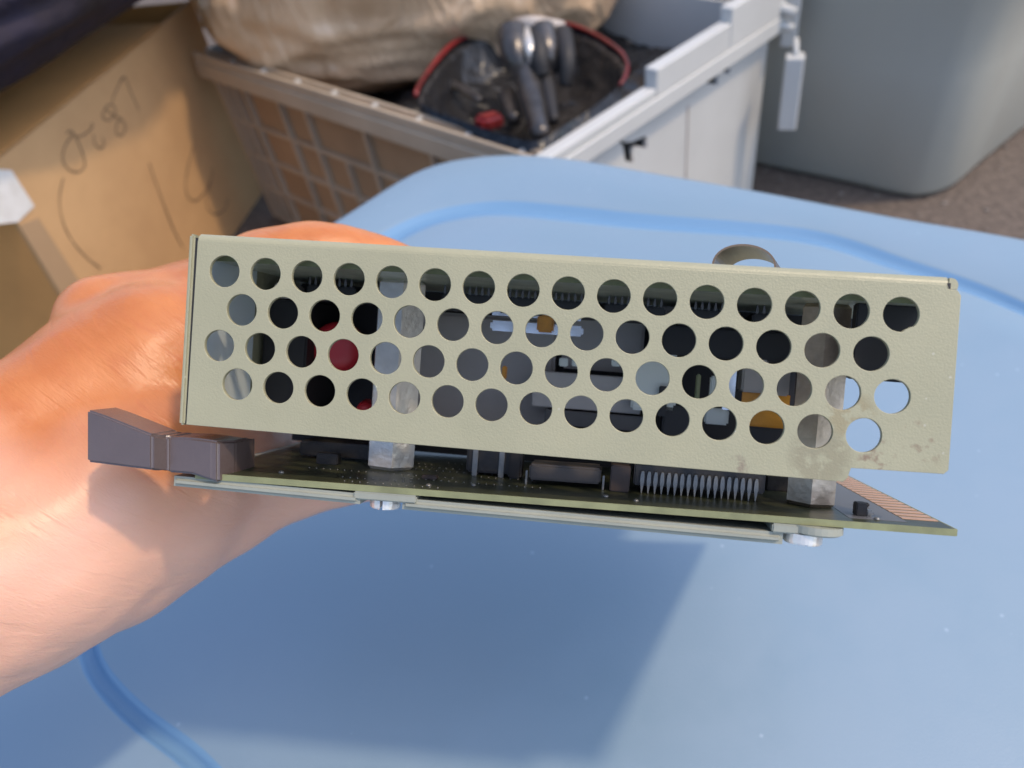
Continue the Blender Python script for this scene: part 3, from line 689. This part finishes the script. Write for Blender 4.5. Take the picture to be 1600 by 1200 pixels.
bm = bmesh.new(); bmesh.ops.create_grid(bm, x_segments=40, y_segments=50, size=.5)
for v in bm.verts: v.co = Vector(((v.co.x+.5)*(lc-.03)+.015, (v.co.y+.5)*(lb-.03)+.015, HT-.075+.03*noise.noise(v.co*7)+.012*noise.noise(v.co*22)))
lin = link('shade_liner', mesh('shade_liner', bm), M['black_tray'], None, True); lin.matrix_world = CR; tag(lin, 'crumpled black plastic sheet added for the dark shade in the crate round the tray', 'plastic sheet')  # added sheet, shade round the parcel put into its black colour
zt = -.11
tray = empty('black_tray', Matrix.Translation(onz(815, 130, zt)))
tag(tray, 'glossy black tray with a red rim, tucked in the crate beside the parcel', 'tray')
TO = onz(815, 130, zt)
rim = [onz(u, v, zt+.02) for u, v in ((650,150),(668,115),(705,72),(750,48),(803,28),(860,34),(915,48),(972,85),(975,125),(925,168),(870,203),(838,220),(790,212),(720,188),(668,168))]
rimc = catmull(rim, 5)
bm = bmesh.new(); cc = sum(rimc, Vector())/len(rimc); rr = []
for k, dz in ((1, 0), (.93, -.012), (.86, -.05), (.5, -.07)): rr.append([bm.verts.new(cc+(p-cc)*k+Vector((0, 0, dz))-TO) for p in rimc])
rr.append([bm.verts.new(cc+(p-cc)*.86+Vector((0, 0, -.09))-TO) for p in rimc])
for a, b_ in zip(rr[:4], rr[1:4]):
    for k in range(len(a)): bm.faces.new((a[k], a[(k+1) % len(a)], b_[(k+1) % len(a)], b_[k]))
bm.faces.new(rr[3])
for k in range(len(rr[0])): j = (k+1) % len(rr[0]); bm.faces.new((rr[0][k], rr[0][j], rr[4][j], rr[4][k]))
link('basin', mesh('basin', bm), M['black_tray'], tray, True)
bm = tube_bm([p-TO+Vector((0, 0, .001)) for p in rimc[:42]], [.0042*(1-.7*abs(k/41-.35)) for k in range(42)], 8); link('rim', mesh('rim', bm), M['red_rim'], tray, True)
# metal clamp standing in the tray
cl = empty('metal_clamp', Matrix.Translation(onz(830, 130, zt)))
tag(cl, 'silver metal clamp with a long arm, standing in the black tray', 'clamp')
def seg(name, m, p0, p1, wd, th, z0, z1, par=cl, org=None):
    a = onz(*p0, z0); b_ = onz(*p1, z1); d = b_-a; bm = box_bm(-wd/2, wd/2, -th/2, th/2, 0, d.length, min(wd, th)*.15, 1)
    bm.transform(Matrix.Translation(a-(org or onz(830, 130, zt))) @ d.to_track_quat('Z', 'X').to_matrix().to_4x4()); return link(name, mesh(name, bm), m, par)
def rod(name, m, pts, rad, n=14):
    o_ = onz(830, 130, zt); P = [onz(u, v, z)-o_ for u, v, z in pts]; P = catmull(P, 5, False)
    R_ = [rad[0]+(rad[1]-rad[0])*k/(len(P)-1) for k in range(len(P))]; return link(name, mesh(name, tube_bm(P, R_, n)), m, cl, True)
rod('arm', M['dull'], [(822, 100, zt+.02), (832, 150, zt), (846, 215, zt-.01)], (.021, .011))
rod('arm', M['dark'], [(848, 95, zt+.02), (858, 150, zt), (866, 190, zt-.01)], (.012, .006))
rod('jaw', M['dull'], [(800, 52, zt+.05), (806, 85, zt+.035), (814, 118, zt+.01)], (.021, .018))
rod('jaw', M['steel'], [(822, 50, zt+.05), (828, 75, zt+.045), (832, 96, zt+.03)], (.009, .007))
rod('jaw', M['dull'], [(848, 48, zt+.05), (856, 80, zt+.035), (862, 112, zt+.01)], (.017, .012))
rod('jaw', M['dark'], [(836, 40, zt+.05), (842, 80, zt+.04), (846, 118, zt+.015)], (.013, .012))
rod('handle', M['grey_can'], [(790, 45, zt+.045), (830, 36, zt+.06), (878, 44, zt+.045)], (.009, .009))
rod('bolt', M['dull'], [(690, 128, zt-.02), (720, 138, zt-.015), (752, 158, zt-.02)], (.007, .005))
rod('bolt', M['dull'], [(792, 150, zt-.02), (799, 170, zt-.02), (804, 188, zt-.02)], (.012, .009))
rod('lever', M['dark'], [(878, 55, zt+.04), (886, 90, zt+.03), (884, 135, zt)], (.014, .008))
p = onz(764, 190, zt-.01); bm = box_bm(-.018, .018, -.012, .012, -.009, .009, .005, 3)
o = link('red_plug', mesh('red_plug', bm), M['red_rim']); o.location = p; o.rotation_euler = (0, .2, .7); tag(o, 'small red plastic plug in the lower corner of the black tray', 'plug')

# ---------------------------------------------------------------- grey tote on the right
gt = [onz(*q_, -.4) for q_ in ((1130, 250), (1300, 286), (1400, 309), (1445, 312), (1490, 297), (1540, 255))]
tg = empty('grey_tote', Matrix.Translation((gt[2].x, gt[2].y, -.4))); tag(tg, 'dark grey plastic tote standing on the ground right of the crate', 'storage tote')
G0 = Vector((gt[2].x, gt[2].y, -.4))
base = [gt[0].xy, gt[1].xy, gt[2].xy, gt[3].xy, gt[4].xy, gt[5].xy]
u1 = (gt[1]-gt[0]).xy.normalized(); v1_ = (gt[5]-gt[4]).xy.normalized()
poly = [gt[0].xy-u1*.05]+base[1:5]+[gt[5].xy, gt[5].xy+v1_*.35, gt[5].xy+v1_*.40-u1*.04, gt[5].xy+v1_*.40-u1*.5, gt[0].xy-u1*.09+v1_*.33, gt[0].xy-u1*.10+v1_*.25, gt[0].xy-u1*.10+v1_*.04]
pc = catmull([Vector((p.x, p.y)) for p in poly], 6); ctr = sum(pc, Vector((0, 0)))/len(pc)
bm = bmesh.new(); rr = []
for z_, s_ in ((0, .93), (.004, .97), (.015, 1.0), (.20, 1.065), (.42, 1.13), (.425, 1.16), (.45, 1.165), (.455, 1.15)):
    rr.append([bm.verts.new(Vector((*(ctr+(p-ctr)*s_), -.4+z_))-G0) for p in pc])
for a, b_ in zip(rr, rr[1:]):
    for k in range(len(a)): bm.faces.new((a[k], a[(k+1) % len(a)], b_[(k+1) % len(a)], b_[k]))
bm.faces.new(rr[0]); bm.faces.new(rr[-1]); link('body', mesh('body', bm), M['grey_tote'], tg, True)

# ---------------------------------------------------------------- dark cloth heap behind the box
bm = bmesh.new(); bmesh.ops.create_icosphere(bm, subdivisions=5, radius=1)
for v in bm.verts:
    p = v.co.copy(); d = 1+.2*noise.noise(p*1.7)+.09*noise.noise(p*4); v.co = Vector((p.x*.30*d, p.y*.75*d, p.z*.10*d))
o = link('duffel_bag', mesh('duffel_bag', bm), M['navy'], None, True); bc = (onz(0, 150, .08)+onz(235, 20, .08))/2; be = (onz(235, 20, .08)-onz(0, 150, .08)).normalized(); o.location = bc+Vector((-be.y, be.x, 0))*.42; o.rotation_euler = (0, 0, math.atan2(-be.x, be.y))
tag(o, 'dark navy cloth bag heaped behind the open cardboard box', 'bag')
# pale blanket edge in the far corner and a beige strap loop beside the crate
bm = bmesh.new(); bmesh.ops.create_icosphere(bm, subdivisions=4, radius=1)
for v in bm.verts:
    p = v.co.copy(); d = 1+.12*noise.noise(p*2.3); v.co = Vector((p.x*.35*d, p.y*.5*d, p.z*.12*d))
o = link('blanket', mesh('blanket', bm), M['pale'], None, True); q = onz(-20, -30, .12); o.location = q+Vector((-.30, .30, .0)); tag(o, 'pale greenish blanket bundled behind the dark cloth bag', 'blanket')
bm = tube_bm(catmull([at(u, v, 1.52) for u, v in ((303, -60), (304, 0), (308, 26), (321, 37), (334, 24), (343, -5), (352, -60))], 6, False), .009, 10)
o = link('strap_loop', mesh('strap_loop', bm), M['crate_b'], None, True); tag(o, 'beige strap loop hanging between the cardboard box and the crate', 'strap')
sc.render.engine = 'CYCLES'
